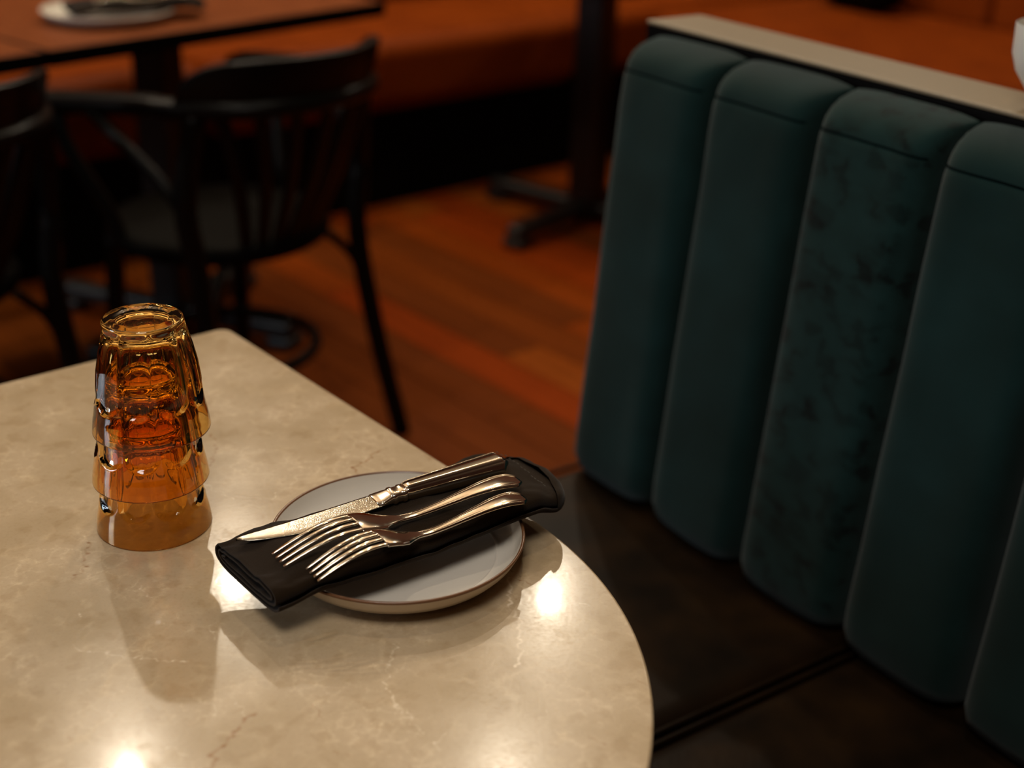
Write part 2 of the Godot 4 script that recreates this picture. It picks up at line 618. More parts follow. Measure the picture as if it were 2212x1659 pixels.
func plate_profiles(R: float) -> Array:
	var k := R / 0.0875
	var o := PackedVector2Array()
	for p in [[0, 0.003], [0.052, 0.003], [0.054, 0.0], [0.058, 0.0], [0.060, 0.002], [0.070, 0.0038], [0.0785, 0.008], [0.0835, 0.0135], [0.0862, 0.0185], [0.0872, 0.0205]]:
		o.append(Vector2(p[0] * k, p[1]))
	var rim := PackedVector2Array()
	for p in [[0.0872, 0.0205], [0.0876, 0.0214], [0.0874, 0.0222], [0.0866, 0.0226], [0.0858, 0.0223], [0.0853, 0.0215]]:
		rim.append(Vector2(p[0] * k, p[1]))
	var inn := PackedVector2Array()
	for p in [[0.0853, 0.0215], [0.0840, 0.0175], [0.0818, 0.0130], [0.0785, 0.0095], [0.0735, 0.0070], [0.070, 0.0064], [0.0690, 0.0070], [0.0680, 0.0070], [0.0668, 0.0060], [0.060, 0.0056], [0.03, 0.0052], [0, 0.005]]:
		inn.append(Vector2(p[0] * k, p[1]))
	return [o, rim, inn]

func make_plate(label: String, at: Vector3, R: float, outside: Material, glaze: Material, rim: Material) -> Node3D:
	var t := thing("plate", label, "plate", at)
	var p := plate_profiles(R)
	part("outer_wall", MB.new().lathe(p[0], 128), outside, t)
	part("rim", MB.new().lathe(p[1], 128), rim, t)
	part("inner_glaze", MB.new().lathe(p[2], 128), glaze, t)
	return t

func make_napkin(label: String, at: Vector3, heading: float, length: float, width: float) -> Node3D:
	# a cloth folded over and over into a flat roll; local +x runs along it, its lower face lies at y = 0
	var t := thing("napkin", label, "napkin", at, turn_x(heading))
	var n := noise(FastNoiseLite.TYPE_SIMPLEX_SMOOTH, 18.0, 3, 2)
	var n2 := noise(FastNoiseLite.TYPE_SIMPLEX_SMOOTH, 60.0, 7, 2)
	# centre line of the cloth in cross-section: flat spiral from the inside out
	var turns := 2.6
	var ns := 150
	var line := PackedVector2Array()
	var pitch := 0.0034
	for k in ns + 1:
		var a := turns * TAU * k / ns + 2.4
		var hh := 0.0012 + pitch * (turns * k / ns)
		var hw := width * 0.5 - 0.0042 * (turns * (1.0 - float(k) / ns))
		var ca := cos(a)
		var sa := sin(a)
		line.append(Vector2(signf(ca) * pow(absf(ca), 0.45) * hw, signf(sa) * pow(absf(sa), 0.75) * hh))
	var top := 0.0012 + pitch * turns
	var th := 0.0011
	var rows := 60
	var cols := 2 * (ns + 1)
	var bend := func(x: float, z: float, y: float) -> Vector3:
		var s: float = x / length
		# lies on the rim at both sides, sags a little between, drops at the ends
		var dy := -0.0022 * sin(PI * clampf((s - 0.10) / 0.78, 0.0, 1.0))
		dy -= 0.006 * smoothstep(0.80, 1.0, s) * smoothstep(0.80, 1.0, s)
		dy -= 0.006 * smoothstep(0.16, 0.0, s)
		var hgt := clampf((y + top) / (2.0 * top), 0.0, 1.0)
		dy += hgt * (0.0028 * n.get_noise_2d(x, z * 1.5) + 0.0018 * n2.get_noise_2d(x * 0.6, z * 1.6))
		# crease running towards the right end, and the raised far shoulder
		dy += hgt * 0.0022 * exp(-pow((z - 0.012 + (s - 0.55) * 0.03) / 0.004, 2.0)) * smoothstep(0.35, 0.5, s) * smoothstep(0.95, 0.8, s)
		dy -= hgt * 0.0020 * exp(-pow((z - 0.005 + (s - 0.55) * 0.03) / 0.004, 2.0)) * smoothstep(0.35, 0.5, s) * smoothstep(0.95, 0.8, s)
		dy += hgt * 0.003 * smoothstep(-0.008, -0.032, z) * smoothstep(0.55, 0.75, s) * smoothstep(1.0, 0.85, s)
		var k := 1.0 + 0.10 * smoothstep(0.25, 0.0, s) * 0.5 - 0.06 * smoothstep(0.85, 1.0, s)
		var zz := z * k + 0.0035 * sin(s * 5.0)
		var end := 0.0
		if s > 0.9:
			end = -0.010 * pow(absf(z) / (width * 0.5), 2.0) * (s - 0.9) / 0.1
		if s < 0.08:
			end = 0.006 * (z / width) * (1.0 - s / 0.08)
		return Vector3(x + end, y + top + dy, zz)
	var mb := MB.new()
	mb.surf(rows, cols, func(i, j):
		var x: float = length * i / (rows - 1)
		var k: int = j if j <= ns else cols - 1 - j
		var side: float = 1.0 if j <= ns else -1.0
		var p: Vector2 = line[k]
		var d: Vector2 = (line[mini(k + 1, ns)] - line[maxi(k - 1, 0)]).normalized()
		var q: Vector2 = p + Vector2(-d.y, d.x) * side * th * 0.5
		return bend.call(x, q.x, q.y), true, false)
	# the two cut ends
	for e in [0, 1]:
		var x: float = 0.0 if e == 0 else length
		mb.surf(2, ns + 1, func(i, j):
			var p: Vector2 = line[j]
			var d: Vector2 = (line[mini(j + 1, ns)] - line[maxi(j - 1, 0)]).normalized()
			var q: Vector2 = p + Vector2(-d.y, d.x) * (th * 0.5 if i == 0 else -th * 0.5)
			return bend.call(x, q.x, q.y), false, e == 1)
	part("folded_cloth", mb, M.black_cloth, t)
	# rounded right end: the outer fold closes over it
	var cap := MB.new()
	cap.surf(10, 49, func(i, j):
		var a: float = TAU * j / 48.0
		var f: float = i / 9.0
		var ca := cos(a)
		var sa := sin(a)
		var rr: float = cos(f * PI * 0.5)
		var p := Vector2(signf(ca) * pow(absf(ca), 0.45) * width * 0.5 * (0.35 + 0.65 * rr) * 0.995, signf(sa) * pow(absf(sa), 0.75) * (top + 0.0003) * rr)
		var b: Vector3 = bend.call(length - 0.0005, p.x, p.y)
		return b + Vector3(0.012 * sin(f * PI * 0.5), -0.002 * f, 0), false, false)
	part("end_fold", cap, M.black_cloth, t)
	# stitched hem near the right end
	for k in 14:
		var z: float = lerpf(-width * 0.40, width * 0.36, k / 13.0)
		var p: Vector3 = bend.call(length * 0.945, z, top + 0.0004)
		var st := MB.new().rbox(Vector3(0.0006, 0.0004, 0.0028), 0.0002, p + Vector3(0, 0.0006, 0), 1)
		part("stitch", st, M.cloth_stitch, t)
	return t

func make_fork(label: String, L: float, at: Vector3, heading: float, group: String) -> Node3D:
	# lies face down: x = 0 at the tips, the neck and the tips touch the cloth
	var t := thing("fork", label, "fork", at, turn_x(heading), group)
	var k := L / 0.184
	var hs := [[0.0, 0.0004], [0.012, 0.0052], [0.026, 0.0098], [0.042, 0.0128], [0.056, 0.0128], [0.068, 0.0100], [0.078, 0.0062], [0.090, 0.0034], [0.104, 0.0032], [0.122, 0.0050], [0.142, 0.0078], [0.160, 0.0094], [0.172, 0.0090], [0.184, 0.0066]]
	var tab := PackedFloat32Array()
	for i in 185:
		var q := 0.001 * i
		var y: float = hs[-1][1]
		for j in hs.size() - 1:
			if q <= hs[j + 1][0]:
				y = lerpf(hs[j][1], hs[j + 1][1], (q - hs[j][0]) / (hs[j + 1][0] - hs[j][0]))
				break
		tab.append(y)
	for pass_ in 3:
		var t2 := tab.duplicate()
		for i in range(1, 184):
			var h := mini(5, mini(i, 184 - i))
			var a := 0.0
			for j in range(-h, h + 1):
				a += tab[i + j]
			t2[i] = a / (2 * h + 1)
		tab = t2
	var hgt := func(x: float) -> float:
		var q := clampf(x / k * 1000.0, 0.0, 183.999)
		return lerpf(tab[int(q)], tab[int(q) + 1], q - floorf(q))
	var ws := [[0.050, 0.0122], [0.060, 0.0125], [0.068, 0.0120], [0.075, 0.0100], [0.081, 0.0066], [0.087, 0.0040], [0.092, 0.0033], [0.106, 0.0033], [0.125, 0.0042], [0.145, 0.0060], [0.160, 0.0080], [0.172, 0.0094], [0.178, 0.0096], [0.1795, 0.0090], [0.184, 0.0052]]
	var wid := func(x: float) -> float:
		var q := x / k
		for i in ws.size() - 1:
			if q <= ws[i + 1][0]:
				var f: float = clampf((q - ws[i][0]) / (ws[i + 1][0] - ws[i][0]), 0.0, 1.0)
				return lerpf(ws[i][1], ws[i + 1][1], f)
		return ws[-1][1]
	# head and handle: section with a raised border and a soft middle
	var section := func(x0: float, x1: float, rows: int, border: float, dish: float, th: float, cap0: bool, cap1: bool) -> MB:
		var sec := [-1.0, -0.97, -0.9, -0.82, -0.74, -0.66, -0.5, -0.25, 0.0, 0.25, 0.5, 0.66, 0.74, 0.82, 0.9, 0.97, 1.0]
		var cs: int = sec.size()
		var m := MB.new()
		m.surf(rows + 2, cs * 2, func(i, j):
			var r: int = clampi(i - 1, 0, rows - 1)
			var x: float = lerpf(x0, x1, float(r) / (rows - 1))
			var q: float = sec[j] if j < cs else sec[2 * cs - 1 - j]
			var w: float = wid.call(x) * minf(1.0, k * 1.04)
			var y: float = hgt.call(x)
			var up := th * 0.5
			var bd: float = border * smoothstep(0.088, 0.104, x / k)
			var ds: float = dish * smoothstep(0.088, 0.072, x / k)
			if j < cs:
				up += bd * (exp(-pow((absf(q) - 0.84) / 0.10, 2.0)) - exp(-pow((absf(q) - 0.66) / 0.08, 2.0)) * 0.7) + bd * 0.6 * (1.0 - q * q)
				if absf(q) > 0.96:
					up -= th * 0.35
				y += up
			else:
				y -= th * 0.5
				if absf(q) > 0.96:
					y += th * 0.3
			y -= ds * q * q
			if (i == 0 and cap0) or (i == rows + 1 and cap1):
				y = hgt.call(x) - ds * q * q
			return Vector3(x, y, q * w), true, true)
		return m
	part("handle", section.call(0.088 * k, 0.184 * k, 64, 0.0005, 0.0, 0.0019, false, true), M.steel, t)
	part("head", section.call(0.055 * k, 0.088 * k, 40, 0.0, 0.0016, 0.0019, true, false), M.steel, t)
	for s in 4:
		var zc: float = (s - 1.5) * 0.0066 * minf(1.0, k * 1.04)
		var m := MB.new()
		var rows := 26
		m.surf(rows + 2, 10, func(i, j):
			var r: int = clampi(i - 1, 0, rows - 1)
			var x: float = 0.0565 * k * r / (rows - 1)
			var f: float = float(r) / (rows - 1)
			var hw: float = lerpf(0.0007, 0.0021, pow(f, 0.6))
			var hh: float = lerpf(0.0005, 0.00095, f)
			if i == 0 or i == rows + 1:
				hw = 0.0
				hh = 0.0
			var a: float = TAU * j / 10.0
			var zz := zc * lerpf(0.86, 1.0, f)
			var q := zz / 0.0122
			return Vector3(x, hgt.call(x) - 0.0016 * q * q * f + sin(a) * hh, zz + signf(cos(a)) * pow(absf(cos(a)), 0.6) * hw), true, false)
		part("tine", m, M.steel, t)
	return t

func make_knife(label: String, at: Vector3, heading: float) -> Node3D:
	var L := 0.204
	var t := thing("table_knife", label, "knife", at, turn_x(heading))
	# blade: straight back on the far side (-z), curved edge on the near side
	var rows := 40
	var blade := MB.new()
	blade.surf(rows, 12, func(i, j):
		var f: float = float(i) / (rows - 1)
		var x: float = 0.104 * f
		var zf := -0.0085
		var zn := -0.0085 + 0.0190 * pow(clampf(f / 0.42, 0.0, 1.0), 0.55) - 0.0015 * smoothstep(0.5, 1.0, f)
		zf += 0.0016 * pow(1.0 - clampf(f / 0.06, 0.0, 1.0), 2.0)
		if f > 0.97:
			zn -= 0.002 * (f - 0.97) / 0.03
		var q: float = [0.0, 0.03, 0.12, 0.7, 0.95, 1.0, 1.0, 0.95, 0.7, 0.12, 0.03, 0.0][j]
		var up: float = [0.0, 0.0007, 0.0009, 0.0007, 0.0003, 0.0001, -0.0001, -0.0003, -0.0007, -0.0009, -0.0007, 0.0][j]
		return Vector3(x, 0.0012 + up + 0.004 * f, lerpf(zf, zn, q)), true, true)
	part("blade", blade, M.blade_steel, t)
	var bol := MB.new()
	var bs := [[0.098, 0.0084, 0.0012], [0.102, 0.0082, 0.0022], [0.108, 0.0072, 0.0034], [0.1095, 0.0064, 0.0040], [0.1105, 0.0074, 0.0046], [0.1125, 0.0074, 0.0046], [0.1135, 0.0066, 0.0042], [0.117, 0.0066, 0.0042], [0.118, 0.0074, 0.0047], [0.120, 0.0074, 0.0047], [0.121, 0.0068, 0.0044]]
	bol.surf(bs.size() + 2, 28, func(i, j):
		var b: Array = bs[clampi(i - 1, 0, bs.size() - 1)]
		var a: float = TAU * j / 28.0
		var s := 0.0 if i == 0 or i == bs.size() + 1 else 1.0
		return Vector3(b[0], 0.0055 + signf(sin(a)) * pow(absf(sin(a)), 0.6) * b[2] * s, signf(cos(a)) * pow(absf(cos(a)), 0.6) * b[1] * s), true, false)
	part("bolster", bol, M.steel, t)
	# handle: long eight-sided panel with a border ridge and a raised middle
	var sec := [-1.0, -0.98, -0.93, -0.86, -0.79, -0.72, -0.65, -0.58, -0.50, -0.40, -0.2, 0.0, 0.2, 0.40, 0.50, 0.58, 0.65, 0.72, 0.79, 0.86, 0.93, 0.98, 1.0]
	var cs := sec.size()
	var hr := 60
	var hd := MB.new()
	hd.surf(hr + 2, cs * 2, func(i, j):
		var r: int = clampi(i - 1, 0, hr - 1)
		var f: float = float(r) / (hr - 1)
		var x: float = lerpf(0.1205, L, f)
		var w: float = lerpf(0.0070, 0.0112, pow(f, 1.1))
		var th: float = lerpf(0.0042, 0.0060, f)
		var tip: float = clampf((x - (L - 0.0055)) / 0.0055, 0.0, 1.0)
		w *= 1.0 - 0.50 * tip
		th *= 1.0 - 0.35 * tip * tip
		var butt: float = clampf((0.1265 - x) / 0.006, 0.0, 1.0)
		w *= 1.0 - 0.12 * butt
		var q: float = sec[j] if j < cs else sec[2 * cs - 1 - j]
		var inner := smoothstep(0.0, 0.05, f) * smoothstep(1.0, 0.94, f)
		var a := absf(q)
		var y := th * pow(maxf(0.0, 1.0 - pow(a, 5.0)), 0.35)
		y += inner * 0.0013 * (0.9 * exp(-pow((a - 0.78) / 0.07, 2.0)) - 1.1 * exp(-pow((a - 0.60) / 0.07, 2.0)) + 0.9 * (1.0 - smoothstep(0.38, 0.52, a)))
		if i == 0 or i == hr + 1:
			y = 0.0
		return Vector3(x, 0.0060 + (y if j < cs else -y), q * w), true, true)
	part("handle", hd, M.steel, t)
	return t

func make_chair(label: String, at: Vector3, heading: float) -> Node3D:
	# bentwood armchair; local -z is the way it faces, origin on the floor under the seat
	var t := thing("bentwood_armchair", label, "chair", at, turn_fwd(heading), "black bentwood armchairs at the dark tables")
	var hz := 0.085
	var R := 0.217
	var hy := 0.715
	var seat := PackedVector2Array()
	for p in [[0, 0.462], [0.15, 0.458], [0.185, 0.462], [0.20, 0.458], [0.207, 0.447], [0.205, 0.432], [0.195, 0.424], [0, 0.424]]:
		seat.append(Vector2(p[0], p[1]))
	part("seat", MB.new().lathe(seat, 56, true), M.black_seat, t)
	# arm hoop
	var hp := []
	hp.append(Vector3(-0.27, hy - 0.052, -0.235))
	hp.append(Vector3(-0.265, hy - 0.040, -0.20))
	hp.append(Vector3(-0.238, hy - 0.022, -0.10))
	for k in 17:
		var a := lerpf(-PI / 2, PI / 2, k / 16.0)
		hp.append(Vector3(R * sin(a), hy + 0.012 * cos(a), hz + R * cos(a)))
	hp.append(Vector3(0.238, hy - 0.022, -0.10))
	hp.append(Vector3(0.265, hy - 0.040, -0.20))
	hp.append(Vector3(0.27, hy - 0.052, -0.235))
	var path := smooth_path(hp, 3)
	var rad := PackedFloat32Array()
	for k in path.size():
		var e := minf(k, path.size() - 1 - k) / 12.0
		rad.append(lerpf(0.033, 0.024, smoothstep(0.0, 1.0, e)))
	part("arm_hoop", MB.new().tube(path, rad, 12, 0.75), M.black_wood, t)
	# crest panel above the hoop
	var cr := MB.new()
	var cn := 41
	cr.surf(8, cn, func(i, j):
		var f: float = lerpf(-1.0, 1.0, float(j) / (cn - 1))
		var a: float = f * deg_to_rad(70.0)
		var top: float = 0.068 * pow(maxf(0.0, 1.0 - pow(absf(f), 6.0)), 0.6) + 0.004
		var thick := 0.011
		var c: Array = [[0, -1], [0.5, -1.0], [0.93, -1.0], [1.0, -0.6], [1.0, 0.6], [0.93, 1.0], [0.5, 1.0], [0, 1.0]][i]
		var y: float = hy + 0.012 * cos(a) + 0.010 + top * c[0]
		var rr: float = R + 0.022 * c[0] * cos(a) + c[1] * thick
		return Vector3(rr * sin(a), y, hz + rr * cos(a)), false, false)
	part("crest_panel", cr, M.black_wood, t)
	# fanned spindles
	for k in 7:
		var f := (k - 3) / 3.0
		var a := f * deg_to_rad(52.0)
		var b := f * deg_to_rad(26.0)
		var p0 := Vector3(R * sin(a), hy + 0.01, hz + R * cos(a))
		var p1 := Vector3(0.185 * sin(b), 0.445, 0.185 * cos(b))
		var pm := p0.lerp(p1, 0.5) + Vector3(0, 0, 0.012)
		var sp := smooth_path([p0, pm, p1], 5)
		part("spindle", MB.new().tube(sp, PackedFloat32Array([0.015]), 10, 0.5, Vector3.BACK), M.black_wood, t)
	for s in [-1.0, 1.0]:
		var a: float = s * deg_to_rad(63.0)
		var p0 := Vector3(R * sin(a), hy, hz + R * cos(a))
		var leg := smooth_path([p0, Vector3(s * 0.210, 0.56, 0.165), Vector3(s * 0.195, 0.42, 0.170), Vector3(s * 0.205, 0.22, 0.205), Vector3(s * 0.225, 0.0, 0.255)], 6)
		var lr := PackedFloat32Array()
		for k in leg.size():
			lr.append(lerpf(0.021, 0.018, float(k) / leg.size()))
		part("leg", MB.new().tube(leg, lr, 10), M.black_wood, t)
		var fl := smooth_path([Vector3(s * 0.15, 0.43, -0.12), Vector3(s * 0.16, 0.2, -0.135), Vector3(s * 0.18, 0.0, -0.165)], 6)
		part("leg", MB.new().tube(fl, PackedFloat32Array([0.018]), 10), M.black_wood, t)
		var sup := smooth_path([Vector3(s * 0.242, hy - 0.030, -0.12), Vector3(s * 0.245, 0.62, -0.10), Vector3(s * 0.205, 0.50, -0.05), Vector3(s * 0.196, 0.435, -0.03)], 6)
		part("arm_support", MB.new().tube(sup, PackedFloat32Array([0.013]), 10), M.black_wood, t)
		var brc := smooth_path([Vector3(s * 0.243, hy - 0.02, -0.03), Vector3(s * 0.244, 0.655, 0.05), Vector3(s * 0.225, 0.59, 0.13), Vector3(s * 0.208, 0.53, 0.165)], 6)
		part("arm_brace", MB.new().tube(brc, PackedFloat32Array([0.011]), 10), M.black_wood, t)
		var kb := smooth_path([Vector3(s * 0.13, 0.425, 0.155), Vector3(s * 0.175, 0.37, 0.178), Vector3(s * 0.204, 0.26, 0.198)], 6)
		part("leg_brace", MB.new().tube(kb, PackedFloat32Array([0.009]), 8), M.black_wood, t)
	var ring := PackedVector3Array()
	for k in 41:
		var a := TAU * k / 40.0
		ring.append(Vector3(0.165 * cos(a), 0.20, 0.012 + 0.165 * sin(a)))
	part("stretcher_ring", MB.new().tube(ring, PackedFloat32Array([0.012]), 8), M.black_wood, t)
	return t

func make_pedestal_table(label: String, at: Vector3, heading: float, size: Vector3, spin: float, top_mat: Material, column_at := Vector3.ZERO, arm := 0.30, col_w := 0.085) -> Node3D:
	# heading: local +x ; size: length, thickness, depth ; top face at y = 0.75
	var t := thing("pedestal_table", label, "table", at, turn_x(heading))
	part("tabletop", MB.new().rbox(Vector3(size.x - 0.004, size.y, size.z - 0.004), 0.003, Vector3(0, TABLE_Y - size.y * 0.5, 0)), top_mat, t)
	var eg := MB.new()
	var ey := TABLE_Y - size.y * 0.5 - 0.002
	for s in [-1.0, 1.0]:
		eg.rbox(Vector3(size.x + 0.006, size.y + 0.004, 0.006), 0.002, Vector3(0, ey, s * size.z * 0.5))
		eg.rbox(Vector3(0.006, size.y + 0.004, size.z + 0.006), 0.002, Vector3(s * size.x * 0.5, ey, 0))
	eg.rbox(Vector3(size.x - 0.01, 0.006, size.z - 0.01), 0.002, Vector3(0, TABLE_Y - size.y - 0.004, 0))
	part("edge_band", eg, M.black_panel, t)
	part("column", MB.new().rbox(Vector3(col_w, TABLE_Y - size.y - 0.03, col_w), 0.012, column_at + Vector3(0, (TABLE_Y - size.y) * 0.5 + 0.01, 0), 3, Basis(Vector3.UP, spin)), M.black_metal, t)
	part("mounting_plate", MB.new().rbox(Vector3(0.3, 0.012, 0.3), 0.004, column_at + Vector3(0, TABLE_Y - size.y - 0.012, 0), 1, Basis(Vector3.UP, spin)), M.black_metal, t)
	for k in 4:
		var b := Basis(Vector3.UP, spin + k * PI / 2)
		var m := MB.new()
		m.rbox(Vector3(arm, 0.045, 0.055), 0.015, column_at + b * Vector3(arm * 0.5, 0.045, 0) , 2, b)
		part("foot_arm", m, M.black_metal, t)
		part("foot_pad", MB.new().rbox(Vector3(0.07, 0.03, 0.07), 0.012, column_at + b * Vector3(arm - 0.03, 0.0155, 0), 2, b), M.black_metal, t)
	return t

func build_booth() -> void:
	# local +x runs along the bench towards the viewer, +z faces the table
	var hd := 180.0 - 35.2
	var t := thing("booth_bench", "booth bench with channelled green velvet back pads, brown leather seat and tan ledge", "bench", Vector3(0.072, 0, -1.483), turn_x(hd))
	var pitch := 0.1455
	var n := 7
	var H := 0.505
	var recl := 0.085
	var y0 := 0.470
	for k in n:
		var x0 := k * pitch
		var D := 0.060
		# profile up the middle of a pad: depth fraction, height
		var pr := [[0.0, 0.002], [0.55, 0.0], [0.86, 0.008], [0.98, 0.024], [1.0, 0.05], [1.0, 0.12], [1.0, 0.20], [1.0, 0.30], [1.0, 0.39], [1.0, 0.448], [0.997, 0.466], [0.990, 0.476], [0.970, 0.4810], [0.94, 0.4835], [0.95, 0.4865], [0.91, 0.494], [0.80, 0.502], [0.60, 0.509], [0.30, 0.513], [0.0, 0.515]]
		var cols := 33
		var nz := noise(FastNoiseLite.TYPE_SIMPLEX_SMOOTH, 9.0, 40 + k, 2)
		var m := MB.new()
		m.surf(pr.size(), cols, func(i, j):
			var q: float = lerpf(-1.0, 1.0, float(j) / (cols - 1))
			q = signf(q) * pow(absf(q), 0.5)
			var f: float = pow(maxf(0.0, 1.0 - pow(absf(q), 8.0)), 1.0 / 2.3)
			var y: float = pr[i][1]
			var crown: float = 0.004 * pow(absf(q), 4.0) * smoothstep(0.42, 0.515, y) + 0.010 * pow(absf(q), 3.0) * smoothstep(0.06, 0.0, y) * -1.0
			var z: float = -0.05 + D * pr[i][0] * f
			z += 0.0022 * nz.get_noise_2d(q * 0.07, y) * f
			return Vector3(x0 + pitch * 0.5 + q * (pitch * 0.5 - 0.0008), y0 + y - crown, z - recl * y), false, false)
		var pad := part("back_pad", m, M.green_velvet_brushed if k == 2 else M.green_velvet, t)
		# stitched seam between the face and the top piece
		var sm := PackedVector3Array()
		for j in range(4, cols - 4):
			sm.append(m.v[13 * cols + j] + Vector3(0, 0, 0.0004))
		part("seam", MB.new().tube(sm, PackedFloat32Array([0.0011]), 6), M.seam_thread, pad)
	# cushions of the seat
	var xs := [[-0.008, 0.450], [0.450, 1.05]]
	for s in xs:
		var w: float = s[1] - s[0]
		var m := MB.new()
		var nz := noise(FastNoiseLite.TYPE_SIMPLEX_SMOOTH, 7.0, 90, 2)
		m.rbox(Vector3(w, 0.10, 0.53), 0.032, Vector3(s[0] + w * 0.5, 0.420, 0.165), 4)
		for i in m.v.size():
			var p := m.v[i]
			p.y += 0.003 * nz.get_noise_2d(p.x, p.z)
			m.v[i] = p
		var c := part("seat_cushion", m, M.brown_leather, t)
		var pp := PackedVector3Array([Vector3(s[0] + 0.006, 0.465, -0.09), Vector3(s[0] + 0.006, 0.465, 0.42)])
		var pq := PackedVector3Array([Vector3(s[1] - 0.006, 0.465, -0.09), Vector3(s[1] - 0.006, 0.465, 0.42)])
		part("piping", MB.new().tube(pp, PackedFloat32Array([0.0028]), 8).tube(pq, PackedFloat32Array([0.0028]), 8), M.brown_leather, c)
	part("seat_base", MB.new().rbox(Vector3(1.04, 0.37, 0.47), 0.004, Vector3(0.52, 0.185, 0.150)), M.black_panel, t)
	part("back_panel", MB.new().rbox(Vector3(1.08, 0.962, 0.072), 0.003, Vector3(0.52, 0.481, -0.143)), M.black_panel, t)
	part("ledge", MB.new().rbox(Vector3(1.14, 0.004, 0.080), 0.0015, Vector3(0.536, 0.9905, -0.145)), M.tan_ledge, t)
	part("ledge_edge", MB.new().rbox(Vector3(1.14, 0.026, 0.079), 0.002, Vector3(0.536, 0.9750, -0.145)), M.black_panel, t)

func cushion(size: Vector3, r: float, at: Vector3, sd: int, amp: float) -> MB:
	var m := MB.new()
	m.rbox(size, r, at, 6)
	return m

func build_banquettes() -> void:
	# long banquette; local +x to the right, -z away from the viewer (towards its back)
	var o := Vector3(-0.312, 0, -4.063)
	var hd := 47.7
	var t := thing("orange_banquette", "orange leather banquette along the far side with black plinth, behind the chairs", "bench", o, turn_x(hd))
	part("plinth", MB.new().rbox(Vector3(5.4, 0.30, 0.52), 0.004, Vector3(-0.7, 0.15, -0.29)), M.black_panel, t)
	for k in 4:
		var w := 1.35
		var x := -3.4 + w * (k + 0.5)
		var c := part("seat_cushion", MB.new().rbox(Vector3(w - 0.004, 0.215, 0.60), 0.055, Vector3(x, 0.3985, -0.27), 6), M.orange_leather, t)
		c.name = "seat_cushion" if k == 0 else "seat_cushion_%03d" % k
		var b := part("back_cushion", MB.new().rbox(Vector3(w - 0.006, 0.55, 0.13), 0.05, Vector3(x, 0.76, -0.60), 6), M.orange_leather, t)
		b.name = "back_cushion" if k == 0 else "back_cushion_%03d" % k
	part("back_board", MB.new().rbox(Vector3(5.4, 1.06, 0.06), 0.004, Vector3(-0.7, 0.53, -0.70)), M.black_panel, t)
	# second run behind the green booth; local +x towards the viewer, back on the right
	var t2 := thing("orange_banquette", "orange leather banquette behind the tan ledge with seamed back", "bench", Vector3(1.242, 0, -4.923), turn_x(180.0 - 37.0))
	part("plinth", MB.new().rbox(Vector3(2.8, 0.30, 0.70), 0.004, Vector3(1.14, 0.15, 0.36)), M.black_panel, t2)
	for k in 2:
		var w := 1.4
		var x := -0.27 + w * (k + 0.5)
		part("seat_cushion", MB.new().rbox(Vector3(w - 0.004, 0.215, 0.86), 0.05, Vector3(x, 0.3925, 0.41), 6), M.orange_leather, t2)
	for k in 5:
		var w := 0.53
		var x := -0.08 + w * (k + 0.5)
		part("back_cushion", MB.new().rbox(Vector3(w - 0.004, 0.55, 0.12), 0.035, Vector3(x, 0.752, -0.052), 5), M.orange_leather, t2)
	part("back_board", MB.new().rbox(Vector3(2.8, 1.05, 0.05), 0.004, Vector3(1.14, 0.525, -0.15)), M.black_panel, t2)
	# small black bag on it
	var bag := thing("bag", "small black soft bag lying on the orange bench seat behind the ledge", "bag", Vector3(1.225, 0.5005, -4.86), turn_x(180.0 - 37.0))
	var bm := MB.new()
	bm.surf(14, 28, func(i, j):
		var a: float = TAU * j / 28.0
		var b: float = PI * i / 13.0
		var s := pow(maxf(0.0, sin(b)), 0.7)
		return Vector3(0.17 * s * signf(cos(a)) * pow(absf(cos(a)), 0.7), 0.10 - 0.10 * signf(cos(b)) * pow(absf(cos(b)), 0.7), 0.10 + 0.08 * s * signf(sin(a)) * pow(absf(sin(a)), 0.7)), true, true)
	part("pouch", bm, M.black_panel, bag)
	var hp := smooth_path([Vector3(-0.09, 0.19, 0.10), Vector3(-0.06, 0.27, 0.10), Vector3(0.06, 0.27, 0.10), Vector3(0.09, 0.19, 0.10)], 8)
	part("handle", MB.new().tube(hp, PackedFloat32Array([0.008]), 8), M.black_panel, bag)

